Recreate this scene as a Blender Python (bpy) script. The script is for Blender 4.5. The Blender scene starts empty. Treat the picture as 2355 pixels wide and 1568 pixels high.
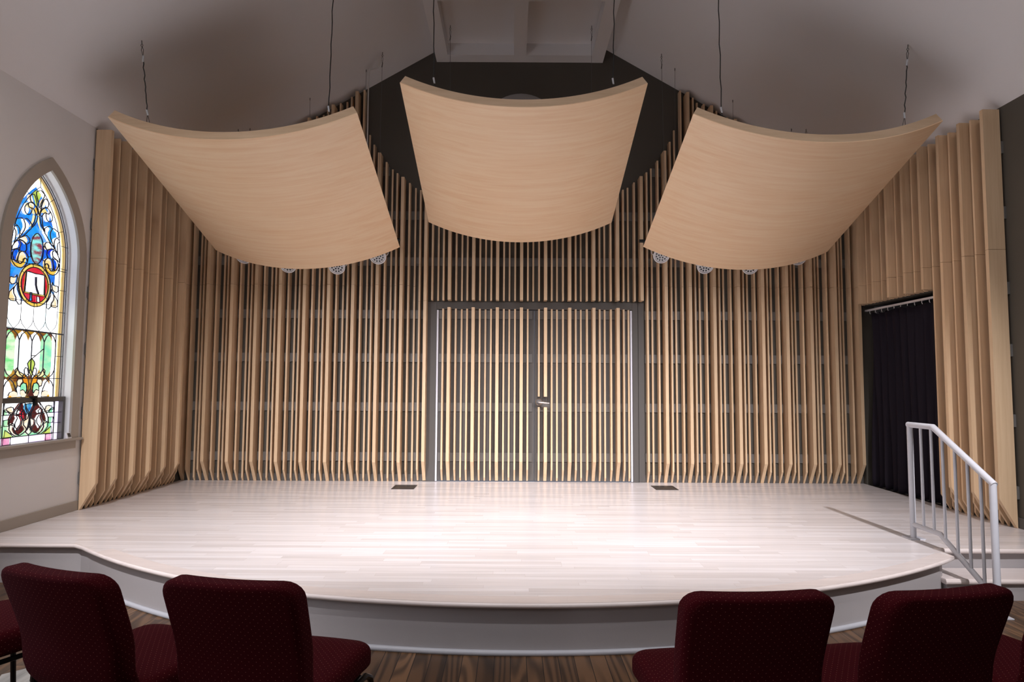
import bpy, bmesh, math, random
from mathutils import Vector, Matrix
random.seed(7)
C = bpy.context.scene.collection
PI = math.pi
sin, cos = math.sin, math.cos

# ------------------------------------------------------------------ materials
def new_mat(name):
    m = bpy.data.materials.new(name); m.use_nodes = True
    nt = m.node_tree; b = nt.nodes['Principled BSDF']
    return m, nt, b
def lin(c):
    return tuple(((v/255)/12.92 if v/255 <= .04045 else (((v/255)+.055)/1.055)**2.4) for v in c) + (1,)
def flat(name, rgb, rough=.6, metal=0, spec=.5, bump=0, bscale=200):
    m, nt, b = new_mat(name)
    b.inputs['Base Color'].default_value = (*rgb, 1); b.inputs['Roughness'].default_value = rough
    b.inputs['Metallic'].default_value = metal; b.inputs['Specular IOR Level'].default_value = spec
    if bump:
        n = nt.nodes.new('ShaderNodeTexNoise'); n.inputs['Scale'].default_value = bscale
        tc = nt.nodes.new('ShaderNodeTexCoord'); nt.links.new(tc.outputs['Object'], n.inputs['Vector'])
        bu = nt.nodes.new('ShaderNodeBump'); bu.inputs['Strength'].default_value = bump; bu.inputs['Distance'].default_value = .002
        nt.links.new(n.outputs['Fac'], bu.inputs['Height']); nt.links.new(bu.outputs['Normal'], b.inputs['Normal'])
    return m
def wood(name, ca, cb, scale=(40, 40, 1.2), rough=.45, vary=.12, fig=.0, detail=6):
    """streaky timber; the small component of scale is the grain direction"""
    m, nt, b = new_mat(name); L = nt.links.new
    tc = nt.nodes.new('ShaderNodeTexCoord'); mp = nt.nodes.new('ShaderNodeMapping'); mp.inputs['Scale'].default_value = scale
    oi = nt.nodes.new('ShaderNodeObjectInfo'); add = nt.nodes.new('ShaderNodeVectorMath'); add.operation = 'ADD'
    mu = nt.nodes.new('ShaderNodeVectorMath'); mu.operation = 'SCALE'; mu.inputs[0].default_value = (13.1, 7.7, 5.3)
    L(oi.outputs['Random'], mu.inputs['Scale']); L(tc.outputs['Object'], mp.inputs['Vector'])
    L(mp.outputs['Vector'], add.inputs[0]); L(mu.outputs['Vector'], add.inputs[1])
    n = nt.nodes.new('ShaderNodeTexNoise'); n.inputs['Scale'].default_value = 1; n.inputs['Detail'].default_value = detail
    n.inputs['Roughness'].default_value = .62; n.inputs['Distortion'].default_value = fig
    L(add.outputs['Vector'], n.inputs['Vector'])
    r = nt.nodes.new('ShaderNodeValToRGB'); r.color_ramp.elements[0].position = .32; r.color_ramp.elements[1].position = .62
    r.color_ramp.elements[0].color = (*ca, 1); r.color_ramp.elements[1].color = (*cb, 1)
    L(n.outputs['Fac'], r.inputs['Fac'])
    hs = nt.nodes.new('ShaderNodeHueSaturation'); mr = nt.nodes.new('ShaderNodeMapRange')
    mr.inputs['To Min'].default_value = 1-vary; mr.inputs['To Max'].default_value = 1+vary*.7
    L(oi.outputs['Random'], mr.inputs['Value']); L(mr.outputs['Result'], hs.inputs['Value']); L(r.outputs['Color'], hs.inputs['Color'])
    L(hs.outputs['Color'], b.inputs['Base Color']); b.inputs['Roughness'].default_value = rough
    return m
def planks(name, cols, width, length, along='X', rough=.3, grain=(1.5, 60), gcol=.8, mortar=(.25, .2, .16), msize=.0009, spec=.5, wave=0, bumps=.05, lo=.35, hi=.7):
    """boards of random length offset; every board gets its own tone and grain"""
    m, nt, b = new_mat(name); L = nt.links.new
    tc = nt.nodes.new('ShaderNodeTexCoord'); sp = nt.nodes.new('ShaderNodeSeparateXYZ'); L(tc.outputs['Object'], sp.inputs[0])
    U, V = (sp.outputs['X'], sp.outputs['Y']) if along == 'X' else (sp.outputs['Y'], sp.outputs['X'])
    def mth(op, a, b_=None):
        n = nt.nodes.new('ShaderNodeMath'); n.operation = op
        for k, v in enumerate((a, b_)):
            if v is None: continue
            if isinstance(v, (int, float)): n.inputs[k].default_value = v
            else: L(v, n.inputs[k])
        return n.outputs[0]
    vr = mth('DIVIDE', V, width); row = mth('FLOOR', vr); fv = mth('FRACT', vr)
    w1 = nt.nodes.new('ShaderNodeTexWhiteNoise'); w1.noise_dimensions = '1D'; L(row, w1.inputs['W'])
    us = mth('ADD', mth('DIVIDE', U, length), mth('MULTIPLY', w1.outputs['Value'], 17.0)); cell = mth('FLOOR', us); fu = mth('FRACT', us)
    cb = nt.nodes.new('ShaderNodeCombineXYZ'); L(row, cb.inputs['X']); L(cell, cb.inputs['Y'])
    w2 = nt.nodes.new('ShaderNodeTexWhiteNoise'); w2.noise_dimensions = '2D'; L(cb.outputs[0], w2.inputs['Vector'])
    ramp = nt.nodes.new('ShaderNodeValToRGB'); els = ramp.color_ramp.elements
    while len(els) < len(cols): els.new(.5)
    for i, c in enumerate(cols):
        els[i].position = i/(len(cols)-1); els[i].color = (*c, 1)
    L(w2.outputs['Value'], ramp.inputs['Fac'])
    gv = nt.nodes.new('ShaderNodeCombineXYZ'); L(mth('MULTIPLY', U, grain[0]), gv.inputs['X']); L(mth('MULTIPLY', V, grain[1]), gv.inputs['Y'])
    ad = nt.nodes.new('ShaderNodeVectorMath'); ad.operation = 'ADD'; sc = nt.nodes.new('ShaderNodeVectorMath'); sc.operation = 'SCALE'
    sc.inputs['Scale'].default_value = 19; L(w2.outputs['Color'], sc.inputs[0]); L(gv.outputs[0], ad.inputs[0]); L(sc.outputs['Vector'], ad.inputs[1])
    if wave:
        n = nt.nodes.new('ShaderNodeTexNoise'); n.inputs['Scale'].default_value = .55; n.inputs['Detail'].default_value = 1.5; n.inputs['Roughness'].default_value = .3
        L(ad.outputs['Vector'], n.inputs['Vector'])
        fac = mth('ADD', mth('MULTIPLY', mth('SINE', mth('MULTIPLY', n.outputs['Fac'], wave)), .5), .5)
    else:
        n = nt.nodes.new('ShaderNodeTexNoise'); n.inputs['Scale'].default_value = 1; n.inputs['Detail'].default_value = 5
        L(ad.outputs['Vector'], n.inputs['Vector']); fac = n.outputs['Fac']
    mr = nt.nodes.new('ShaderNodeMapRange'); mr.inputs['From Min'].default_value = lo; mr.inputs['From Max'].default_value = hi
    mr.inputs['To Min'].default_value = gcol; mr.inputs['To Max'].default_value = 1.04; L(fac, mr.inputs['Value'])
    mx = nt.nodes.new('ShaderNodeMix'); mx.data_type = 'RGBA'; mx.blend_type = 'MULTIPLY'; mx.inputs['Factor'].default_value = 1
    L(ramp.outputs['Color'], mx.inputs['A']); L(mr.outputs['Result'], mx.inputs['B'])
    ev = mth('MULTIPLY', mth('MINIMUM', fv, mth('SUBTRACT', 1.0, fv)), width); eu = mth('MULTIPLY', mth('MINIMUM', fu, mth('SUBTRACT', 1.0, fu)), length)
    seam = mth('LESS_THAN', mth('MINIMUM', ev, eu), msize)
    mm = nt.nodes.new('ShaderNodeMix'); mm.data_type = 'RGBA'; L(seam, mm.inputs['Factor'])
    L(mx.outputs['Result'], mm.inputs['A']); mm.inputs['B'].default_value = (*mortar, 1)
    L(mm.outputs['Result'], b.inputs['Base Color']); b.inputs['Roughness'].default_value = rough; b.inputs['Specular IOR Level'].default_value = spec
    bu = nt.nodes.new('ShaderNodeBump'); bu.inputs['Strength'].default_value = bumps; bu.inputs['Distance'].default_value = .001
    L(fac, bu.inputs['Height']); L(bu.outputs['Normal'], b.inputs['Normal'])
    return m
def fabric():
    m, nt, b = new_mat('burgundy_fabric'); L = nt.links.new
    tc = nt.nodes.new('ShaderNodeTexCoord')
    mp = nt.nodes.new('ShaderNodeMapping'); mp.inputs['Rotation'].default_value = (0, 0, PI/4); L(tc.outputs['UV'], mp.inputs['Vector'])
    v = nt.nodes.new('ShaderNodeTexVoronoi'); v.voronoi_dimensions = '2D'; v.inputs['Scale'].default_value = 59; v.inputs['Randomness'].default_value = 0
    L(mp.outputs['Vector'], v.inputs['Vector'])
    lt = nt.nodes.new('ShaderNodeMath'); lt.operation = 'LESS_THAN'; lt.inputs[1].default_value = .075; L(v.outputs['Distance'], lt.inputs[0])
    mx = nt.nodes.new('ShaderNodeMix'); mx.data_type = 'RGBA'; mx.inputs['A'].default_value = (.042, .0026, .0048, 1); mx.inputs['B'].default_value = (.24, .08, .07, 1)
    L(lt.outputs[0], mx.inputs['Factor']); L(mx.outputs['Result'], b.inputs['Base Color'])
    b.inputs['Roughness'].default_value = .95; b.inputs['Specular IOR Level'].default_value = .06
    b.inputs['Sheen Weight'].default_value = .015; b.inputs['Sheen Tint'].default_value = (.6, .25, .4, 1)
    n = nt.nodes.new('ShaderNodeTexNoise'); n.inputs['Scale'].default_value = 700; L(tc.outputs['Object'], n.inputs['Vector'])
    bu = nt.nodes.new('ShaderNodeBump'); bu.inputs['Strength'].default_value = .3; bu.inputs['Distance'].default_value = .001
    L(n.outputs['Fac'], bu.inputs['Height']); L(bu.outputs['Normal'], b.inputs['Normal'])
    return m
def glassmat(name, a, bb, st=1.0, scale=(3, 3, 9)):
    m = bpy.data.materials.new('glass_'+name); m.use_nodes = True; nt = m.node_tree; L = nt.links.new
    b = nt.nodes['Principled BSDF']; tc = nt.nodes.new('ShaderNodeTexCoord'); mp = nt.nodes.new('ShaderNodeMapping'); mp.inputs['Scale'].default_value = scale
    n = nt.nodes.new('ShaderNodeTexNoise'); n.inputs['Scale'].default_value = 2.2; n.inputs['Detail'].default_value = 4
    L(tc.outputs['Object'], mp.inputs['Vector']); L(mp.outputs['Vector'], n.inputs['Vector'])
    r = nt.nodes.new('ShaderNodeValToRGB'); r.color_ramp.elements[0].position = .38; r.color_ramp.elements[1].position = .62
    r.color_ramp.elements[0].color = lin(a); r.color_ramp.elements[1].color = lin(bb); L(n.outputs['Fac'], r.inputs['Fac'])
    L(r.outputs['Color'], b.inputs['Emission Color']); b.inputs['Emission Strength'].default_value = st
    b.inputs['Base Color'].default_value = (.02, .02, .02, 1); b.inputs['Roughness'].default_value = .15
    return m

MAPLE = ((.68, .475, .29), (.76, .555, .355))
M = dict(
    slat=wood('maple_slat', *MAPLE, scale=(30, 30, 1.3), vary=.10),
    cloud=wood('maple_veneer', (.84, .575, .35), (.90, .68, .455), scale=(1.1, 22, 6), vary=.02, rough=.38, fig=.5),
    cloudedge=wood('maple_edge_band', (.58, .41, .255), (.68, .50, .33), scale=(1.5, 18, 18), vary=.02, rough=.5),
    wall=flat('wall_paint', (.70, .68, .67), .8, bump=.15, bscale=160),
    ceil=flat('ceiling_paint', (.79, .785, .795), .85, bump=.1, bscale=120),
    trim=flat('greige_trim_paint', (.36, .32, .275), .5),
    white=flat('white_gloss_paint', (.78, .78, .80), .35),
    dark=flat('dark_taupe_paint', (.080, .070, .056), .6, bump=.12, bscale=150),
    batten=flat('dark_batten_paint', (.135, .128, .12), .5),
    frame=flat('door_frame_paint', (.100, .092, .086), .55, spec=.3),
    strip=flat('pale_weather_strip', (.70, .70, .78), .4),
    deck=planks('pale_maple_floor', [(.69, .64, .635), (.745, .70, .70), (.78, .74, .745), (.81, .775, .785)], .057, .95, 'X', rough=.27, grain=(1.6, 40), gcol=.90, mortar=(.54, .46, .43), msize=.0006, bumps=.02),
    nosing=wood('pale_maple_nosing', (.66, .585, .56), (.74, .665, .64), scale=(2, 30, 30), vary=.02, rough=.3),
    floor=planks('brown_fir_floor', [(.085, .043, .020), (.14, .073, .035), (.20, .105, .05), (.11, .055, .026)], .088, 2.6, 'Y', rough=.38, grain=(.9, 10), gcol=.42, mortar=(.008, .005, .003), msize=.0018, wave=85, bumps=.2, lo=.0, hi=.8),
    riser=flat('grey_riser_paint', (.38, .36, .365), .5, bump=.2, bscale=260),
    base=flat('pale_quarter_round', (.46, .47, .51), .4),
    rail=flat('white_rail_enamel', (.56, .57, .62), .32),
    velvet=flat('black_velvet', (.015, .011, .018), .85, spec=.2),
    rod=flat('white_curtain_track', (.7, .66, .66), .4),
    jamb=flat('grey_jamb_paint', (.30, .29, .29), .6),
    fabric=fabric(),
    steel=flat('black_steel', (.012, .012, .013), .3, metal=.6),
    cable=flat('black_cable', (.01, .01, .01), .5),
    wire=flat('steel_wire', (.16, .155, .15), .4, metal=.8),
    chrome=flat('brushed_chrome', (.75, .73, .72), .22, metal=1),
    tag=flat('pale_cable_clip', (.55, .57, .60), .4),
    cord=flat('white_power_cord', (.62, .60, .58), .5),
    parwhite=flat('white_lamp_housing', (.75, .75, .77), .3),
    lens=flat('dark_lens', (.03, .035, .04), .12),
    lensring=flat('lens_ring', (.35, .36, .38), .3, metal=.5),
    vent=flat('dark_floor_grille', (.035, .03, .03), .5),
    lead=flat('lead_came', (.012, .012, .03), .4),
    sash=flat('dark_sash_metal', (.075, .07, .065), .4),
    honey=flat('honey_varnished_wood', (.55, .38, .16), .4),
    disc=flat('grey_disc', (.30, .295, .29), .6),
    gadget=flat('white_plastic', (.75, .75, .78), .4), screen=flat('dark_screen', (.02, .02, .025), .2),
    paleboard=wood('whitewashed_board', (.33, .33, .32), (.55, .55, .53), scale=(30, 2, 30), vary=.0, rough=.6),
)
GL = dict(frost=glassmat('added_window_glow', (225, 228, 250), (255, 255, 255), 7.5),  # frost: glow of the windows added to brighten the hall
    white=glassmat('white', (250, 252, 255), (255, 255, 255), 2.8), lav=glassmat('lavender', (225, 205, 250), (255, 250, 255), 1.8),
    blue=glassmat('blue', (0, 105, 225), (20, 160, 255), 1.0), sky=glassmat('sky', (0, 140, 245), (60, 190, 255), 1.0),
    deep=glassmat('deep', (0, 50, 225), (10, 115, 240), .95), cream=glassmat('cream', (250, 225, 190), (255, 248, 235), 1.1),
    butter=glassmat('butter', (250, 225, 140), (255, 240, 185), 1.05), gold=glassmat('gold', (245, 195, 60), (255, 228, 120), 1.0),
    orange=glassmat('orange', (245, 165, 30), (255, 205, 70), 1.0), amber=glassmat('amber', (240, 145, 10), (255, 180, 40), .95),
    lime=glassmat('lime', (185, 220, 80), (225, 235, 130), 1.0), mint=glassmat('mint', (140, 240, 190), (200, 250, 200), 1.0),
    pale=glassmat('pale', (215, 245, 250), (250, 255, 255), 2.2), peach=glassmat('peach', (255, 220, 150), (255, 245, 225), 1.05),
    green=glassmat('green', (125, 235, 140), (235, 250, 220), 1.05), brown=glassmat('brown', (120, 60, 25), (215, 160, 40), .8),
    maroon=glassmat('maroon', (75, 20, 25), (105, 30, 30), .7), red=glassmat('red', (225, 10, 45), (240, 50, 75), .9),
    aqua=glassmat('aqua', (35, 125, 205), (120, 215, 240), .9, (8, 8, 8)), marble=glassmat('marble', (150, 60, 80), (150, 245, 240), 1.0, (4, 5, 14)),
    pink=glassmat('pink', (235, 120, 180), (255, 200, 230), 1.0),
)

# ------------------------------------------------------------------ mesh helpers
class MB:
    """collects shapes, then links them as ONE mesh object"""
    def __init__(s): s.bm = bmesh.new()
    def box(s, x0, x1, y0, y1, z0, z1):
        v = [s.bm.verts.new(p) for p in ((x0,y0,z0),(x1,y0,z0),(x1,y1,z0),(x0,y1,z0),(x0,y0,z1),(x1,y0,z1),(x1,y1,z1),(x0,y1,z1))]
        for f in ((0,3,2,1),(4,5,6,7),(0,1,5,4),(1,2,6,5),(2,3,7,6),(3,0,4,7)): s.bm.faces.new([v[i] for i in f])
        return s
    def poly(s, pts, mi=0):
        f = s.bm.faces.new([s.bm.verts.new(p) for p in pts]); f.material_index = mi; return s
    def prism(s, pts, d):
        """closed outline pts extruded by vector d"""
        d = Vector(d); a = [s.bm.verts.new(p) for p in pts]; b = [s.bm.verts.new(Vector(p)+d) for p in pts]; n = len(a)
        s.bm.faces.new(a[::-1]); s.bm.faces.new(b)
        for i in range(n): s.bm.faces.new((a[i], a[(i+1)%n], b[(i+1)%n], b[i]))
        return s
    def tube(s, pts, r, n=8, cap=True, closed=False):
        pts = [Vector(p) for p in pts]; rings = []; N = len(pts); rr = r if isinstance(r, (list, tuple)) else [r]*N
        up = None
        for i, p in enumerate(pts):
            if closed: t = (pts[(i+1)%N]-pts[i-1])
            else: t = (pts[min(i+1, N-1)]-pts[max(i-1, 0)])
            t.normalize()
            if up is None:
                up = Vector((0,0,1)) if abs(t.z) < .9 else Vector((1,0,0))
            a = t.cross(up)
            if a.length < 1e-5: a = t.cross(Vector((0,1,0)))
            a.normalize(); b = a.cross(t).normalized(); up = b
            k = 1.0
            if 0 < i < N-1 and not closed:
                c = (pts[i]-pts[i-1]).normalized().dot((pts[i+1]-pts[i]).normalized()); k = 1/max(.6, math.sqrt((1+c)/2))
            rings.append([s.bm.verts.new(p+(a*cos(2*PI*j/n)+b*sin(2*PI*j/n))*rr[i]*k) for j in range(n)])
        for i in range(N if closed else N-1):
            A, B = rings[i], rings[(i+1)%N]
            for j in range(n): s.bm.faces.new((A[j], A[(j+1)%n], B[(j+1)%n], B[j]))
        if cap and not closed: s.bm.faces.new(rings[0][::-1]); s.bm.faces.new(rings[-1])
        return s
    def lathe(s, prof, c=(0,0,0), axis=(0,0,1), n=24):
        """prof = [(radius, along)]"""
        ax = Vector(axis).normalized(); q = Vector((0,0,1)).rotation_difference(ax); c = Vector(c); rings = []
        for r, h in prof:
            if r < 1e-6: rings.append([s.bm.verts.new(c+q@Vector((0,0,h)))])
            else: rings.append([s.bm.verts.new(c+q@Vector((r*cos(2*PI*j/n), r*sin(2*PI*j/n), h))) for j in range(n)])
        for A, B in zip(rings, rings[1:]):
            for j in range(n):
                k = (j+1) % n
                if len(A) == 1 and len(B) == 1: continue
                if len(A) == 1: s.bm.faces.new((A[0], B[j], B[k]))
                elif len(B) == 1: s.bm.faces.new((A[j], A[k], B[0]))
                else: s.bm.faces.new((A[j], A[k], B[k], B[j]))
        return s
    def build(s, name, mat, parent=None, loc=None, smooth=False, bevel=0, fix=True):
        if fix: bmesh.ops.recalc_face_normals(s.bm, faces=s.bm.faces)
        me = bpy.data.meshes.new(name); s.bm.to_mesh(me); s.bm.free()
        for m in (mat if isinstance(mat, (list, tuple)) else [mat]): me.materials.append(m)
        o = bpy.data.objects.new(name, me); C.objects.link(o)
        if loc is not None: o.location = loc
        if parent is not None: o.parent = parent
        if smooth:
            me.polygons.foreach_set('use_smooth', [True]*len(me.polygons))
            if hasattr(me, 'set_sharp_from_angle'): me.set_sharp_from_angle(angle=math.radians(40))
        if bevel:
            bv = o.modifiers.new('bevel', 'BEVEL'); bv.width = bevel; bv.segments = 2; bv.limit_method = 'ANGLE'
        return o
def tag(o, label, cat, group=None, kind=None):
    o['label'] = label; o['category'] = cat
    if group: o['group'] = group
    if kind: o['kind'] = kind
    return o
def struct(o):
    o['kind'] = 'structure'; return o
def thing(name, label, cat, loc=(0,0,0), rotz=0, group=None):
    o = bpy.data.objects.new(name, None); C.objects.link(o); o.location = loc; o.rotation_euler = (0,0,rotz)
    o.empty_display_size = .1
    return tag(o, label, cat, group)

# ------------------------------------------------------------------ measured layout (metres)
XL, XR, YB, YR = -4.104, 4.355, 7.98, -7.0        # left wall, right wall, back wall, rear wall
ST = .30                                          # stage height
WT, K = 4.0, .578                                 # wall top, ceiling slope
XC = .1255
def ceilz(x): return WT + K*((x-XL) if x < XC else (XR-x))

def wm(o):
    m = o.matrix_basis.copy()
    return wm(o.parent) @ o.matrix_parent_inverse @ m if o.parent else m
def B(mb, name, mat, parent=None, **k):
    """build in room coordinates, then parent without moving"""
    o = mb.build(name, mat, None, **k)
    if parent is not None:
        o.parent = parent; o.matrix_parent_inverse = wm(parent).inverted()
    return o

# ------------------------------------------------------------------ room shell
OY0, OY1, OZ = 6.40, 7.90, 2.49                    # curtained opening in the right wall
DX0, DX1, DZ = -.945, 1.505, 2.435                 # double door
WY, WR, WZ = 5.538, .885, 2.63                     # window axis, arch radius, springing
def arch(off=0, n=14, hw=.41):
    """pointed arch outline from lower left up and over; off grows it"""
    R = WR+off; c = WR-hw; a1 = math.acos(c/R); pts = []
    for i in range(n+1):
        a = a1*i/n; pts.append((WY-(R*cos(a)-c), WZ+R*sin(a)))
    for i in range(n-1, -1, -1):
        a = a1*i/n; pts.append((WY+(R*cos(a)-c), WZ+R*sin(a)))
    return pts
SILLZ = .965
m = MB()
TH = .14
def wquad(m, y0, y1, z0, z1): m.poly([(XL,y0,z0),(XL,y1,z0),(XL,y1,z1),(XL,y0,z1)])
wl0, wl1 = WY-.41, WY+.41
WSTEP = (0, -3.1, -6.2, -9.3)                      # stained glass window first, then unseen windows added to light the hall
ap = arch(); edge = YB
for dy in WSTEP:
    wquad(m, wl1+dy, edge, 0, WT); wquad(m, wl0+dy, wl1+dy, 0, SILLZ); edge = wl0+dy
    for (a, b), (c, d) in zip(ap, ap[1:]):
        m.poly([(XL,a+dy,b),(XL,c+dy,d),(XL,c+dy,WT),(XL,a+dy,WT)])
wquad(m, YR, edge, 0, WT)
wall_left = struct(B(m, 'wall_left', M['wall']))
m = MB(); m.box(XL, XL+.004, 6.125, YB, ST, WT-.005); struct(B(m, 'wall_left', M['dark']))
m = MB()
def xquad(m, y0, y1, z0, z1): m.box(XR, XR+.16, y0, y1, z0, z1)
xquad(m, YR, OY0, 0, WT); xquad(m, OY0, OY1, OZ, WT); xquad(m, OY1, YB, 0, WT); xquad(m, OY0, OY1, 0, ST-.03)
struct(B(m, 'wall_right', M['dark']))
m = MB(); m.box(XR+.16, 5.6, OY1, OY1+.08, 0, 2.8)
m.box(5.6, 5.66, OY0-.6, OY1+.08, 0, 2.8); m.box(XR+.16, 5.66, OY0-.6, OY1+.08, 2.8, 2.86); m.box(XR+.16, 5.66, OY0-.66, OY0-.6, 0, 2.86)
struct(B(m, 'wall_backstage', M['jamb']))
m = MB(); m.box(XR+.16, 5.6, OY0-.6, OY1, ST-.05, ST-.002); struct(B(m, 'floor_backstage', M['nosing']))
m = MB()   # back wall with the door hole
top = [(x, ceilz(x)) for x in (XL, -1.03, 1.2, XR)]
for x0, x1, z0 in ((XL, DX0, 0), (DX0, DX1, DZ), (DX1, XR, 0)):
    xs = sorted({x0, x1} | {x for x in (-1.03, XC, 1.2) if x0 < x < x1})
    for a, b in zip(xs, xs[1:]):
        m.prism([(a,YB,z0),(b,YB,z0),(b,YB,ceilz(b)+.05),(a,YB,ceilz(a)+.05)], (0,.12,0))
struct(B(m, 'wall_back', M['dark']))
m = MB(); m.box(XL, XR, YR-.1, YR, 0, 6.6); struct(B(m, 'wall_rear', M['wall']))
m = MB(); m.box(XL-.3, XR+.3, YR-.1, YB+.1, -.06, 0); struct(B(m, 'floor', M['floor']))
m = MB()   # two sloping ceilings and the flat strip between them
BX0, BX1, BZ = -1.0, 1.165, 5.805
for a, b in ((XL-.12, BX0), (BX1, XR+.16)):
    za, zb = (WT-K*.12, ceilz(b)) if a < 0 else (ceilz(a), WT-K*.16)
    m.prism([(a,YR,za),(b,YR,zb),(b,YR,zb+.06),(a,YR,za+.06)], (0, YB-YR+.1, 0))
m.box(BX0, BX1, YR, YB+.1, BZ, BZ+.06)
struct(B(m, 'ceiling', M['ceil']))
m = MB()   # beams of the ridge coffers
m.box(-.99, -.832, YR, YB, 5.65, BZ+.002); m.box(.996, 1.154, YR, YB, 5.65, BZ+.002); m.box(.006, .162, YR, YB-.18, 5.65, BZ+.001)
y = YB
while y > YR+1:
    m.box(-.832, .996, y-.18, y, 5.652, BZ+.001); y -= 1.32
struct(B(m, 'trim_ceiling_beams', M['ceil']))
# baseboards
m = MB(); m.box(XL, XL+.014, 4.87, 6.12, ST, ST+.092); m.box(XL, XL+.014, YR, 4.85, 0, .10); struct(B(m, 'baseboard_left', M['trim'], bevel=.003))
m = MB(); m.box(XR-.012, XR, 4.87, 5.55, ST, ST+.09); struct(B(m, 'baseboard_right', M['frame'], bevel=.003))
m = MB(); m.box(XL+.01, -1.075, YB-.014, YB, ST, ST+.088); m.box(1.655, XR, YB-.014, YB, ST, ST+.088); struct(B(m, 'baseboard_back', M['frame'], bevel=.003))
# round disc high on the back wall
m = MB(); m.lathe([(0,0),(.47,0),(.47,-.012),(.51,-.02),(.51,.0)][::-1] and [(0,.012),(.46,.012),(.475,.024),(.505,.024),(.512,0)], (.1, YB, 4.72), (0,-1,0), 48)
tag(B(m, 'round_wall_disc', M['disc'], smooth=True), 'pale grey round disc high on the dark back wall behind the middle curved panel', 'wall disc')

# ------------------------------------------------------------------ stage
def fy(x):
    c = (0.0015953992163000902, -0.0012246518353832318, 0.09307013839845647, -0.012637582102475833, 3.6092845083825096)
    r = 0
    for k in c: r = r*x+k
    return r
KL, KR = -3.27, 3.172
N = 64
arc = [(KL+(KR-KL)*i/N, fy(KL+(KR-KL)*i/N)) for i in range(N+1)]
def front(off):
    """front outline moved back by off"""
    out = [(XL, 4.845+off), (KL+off*.4, 4.845+off)]
    for i, (x, yy) in enumerate(arc):
        if x < KL+off*.4 or x > KR-off: continue
        s = (fy(x+.01)-fy(x-.01))/.02; n = math.hypot(1, s)
        out.append((x-s/n*off if i not in (0, N) else x, yy+off/n))
    out = [out[0], out[1]]+[p for p in out[2:] if p[0] > out[1][0]+.01 and p[1] < 4.845+off]
    out += [(KR-off, fy(KR)+off), (KR-off+.012, 4.83+off), (XR, 4.83+off)]
    return out
stage = thing('stage', 'low pale maple stage with a curved front edge and grey painted riser', 'stage', (0, 5.9, 0))
f0 = front(.018)
m = MB(); m.prism([(x,yy,ST-.03) for x, yy in f0]+[(XR,YB,ST-.03),(XL,YB,ST-.03)], (0,0,.03))
deck = B(m, 'deck', M['deck'], stage)
# border boards that follow the front edge
inner = front(.13); outer = front(.012)
def strip(m, a, b, z):
    """quads between two outlines of different length, sampled evenly by x"""
    pass
m = MB(); vs = []
for i in range(0, N+1):
    x, yy = arc[i]; s = (fy(x+.01)-fy(x-.01))/.02; n = math.hypot(1, s)
    vs.append(((x-s/n*.012, yy+.012/n), (x-s/n*.125, yy+.125/n)))
vs = [v for v in vs if v[1][1] < 4.78 and v[1][0] < KR]
for (a, b), (c, d) in zip(vs, vs[1:]):
    m.prism([(a[0],a[1],ST),(c[0],c[1],ST),(d[0],d[1],ST),(b[0],b[1],ST)], (0,0,.0012))
B(m, 'border_board', M['nosing'], stage)
# bull nose
m = MB(); m.tube([(x, yy, ST-.0145) for x, yy in front(.017)], .0152, 10)
B(m, 'nosing', M['nosing'], stage, smooth=True)
fr = front(.062)
m = MB()
for (a, b), (c, d) in zip(fr, fr[1:]): m.poly([(a,b,0),(c,d,0),(c,d,ST-.028),(a,b,ST-.028)])
B(m, 'riser', M['riser'], stage, smooth=True)
m = MB(); m.tube([(x, yy, .012) for x, yy in front(.056)][2:-2], .0165, 10)
B(m, 'quarter_round', M['base'], stage, smooth=True)
# step on the right
step = thing('stage_step', 'single maple tread step with grey riser beside the white handrail', 'step', (3.7, 4.7, 0))
m = MB(); m.box(3.09, XR, 4.615, 4.86, 0, .122); B(m, 'step_riser', M['riser'], step)
m = MB(); m.box(3.068, XR, 4.598, 4.885, .122, .15); m.tube([(3.068, 4.885, .136), (3.068, 4.598, .136), (XR, 4.598, .136)], .0142, 10)
B(m, 'tread', M['nosing'], step)
# floor boxes in the stage
def floorbox(name, label, x, y):
    t = thing(name, label, 'floor outlet', (x, y, ST), 0, 'floor outlet boxes along the back of the stage')
    m = MB()
    for a in ((-.13, .13, -.145, -.128), (-.13, .13, .128, .145), (-.13, -.113, -.128, .128), (.113, .13, -.128, .128)): m.box(x+a[0], x+a[1], y+a[2], y+a[3], ST, ST+.004)
    B(m, 'frame', M['vent'], t)
    m = MB(); m.box(x-.113, x+.113, y-.128, y+.128, ST, ST+.002)
    B(m, 'lid', M['vent'], t)
    m = MB(); m.box(x-.05, x+.05, y+.07, y+.085, ST+.002, ST+.0035); B(m, 'lid_slot', M['lens'], t)
floorbox('floor_outlet_box', 'dark square floor outlet box left of the double doors', -1.245, 7.515)
floorbox('floor_outlet_box', 'dark square floor outlet box right of the double doors', 1.795, 7.555)

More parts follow.
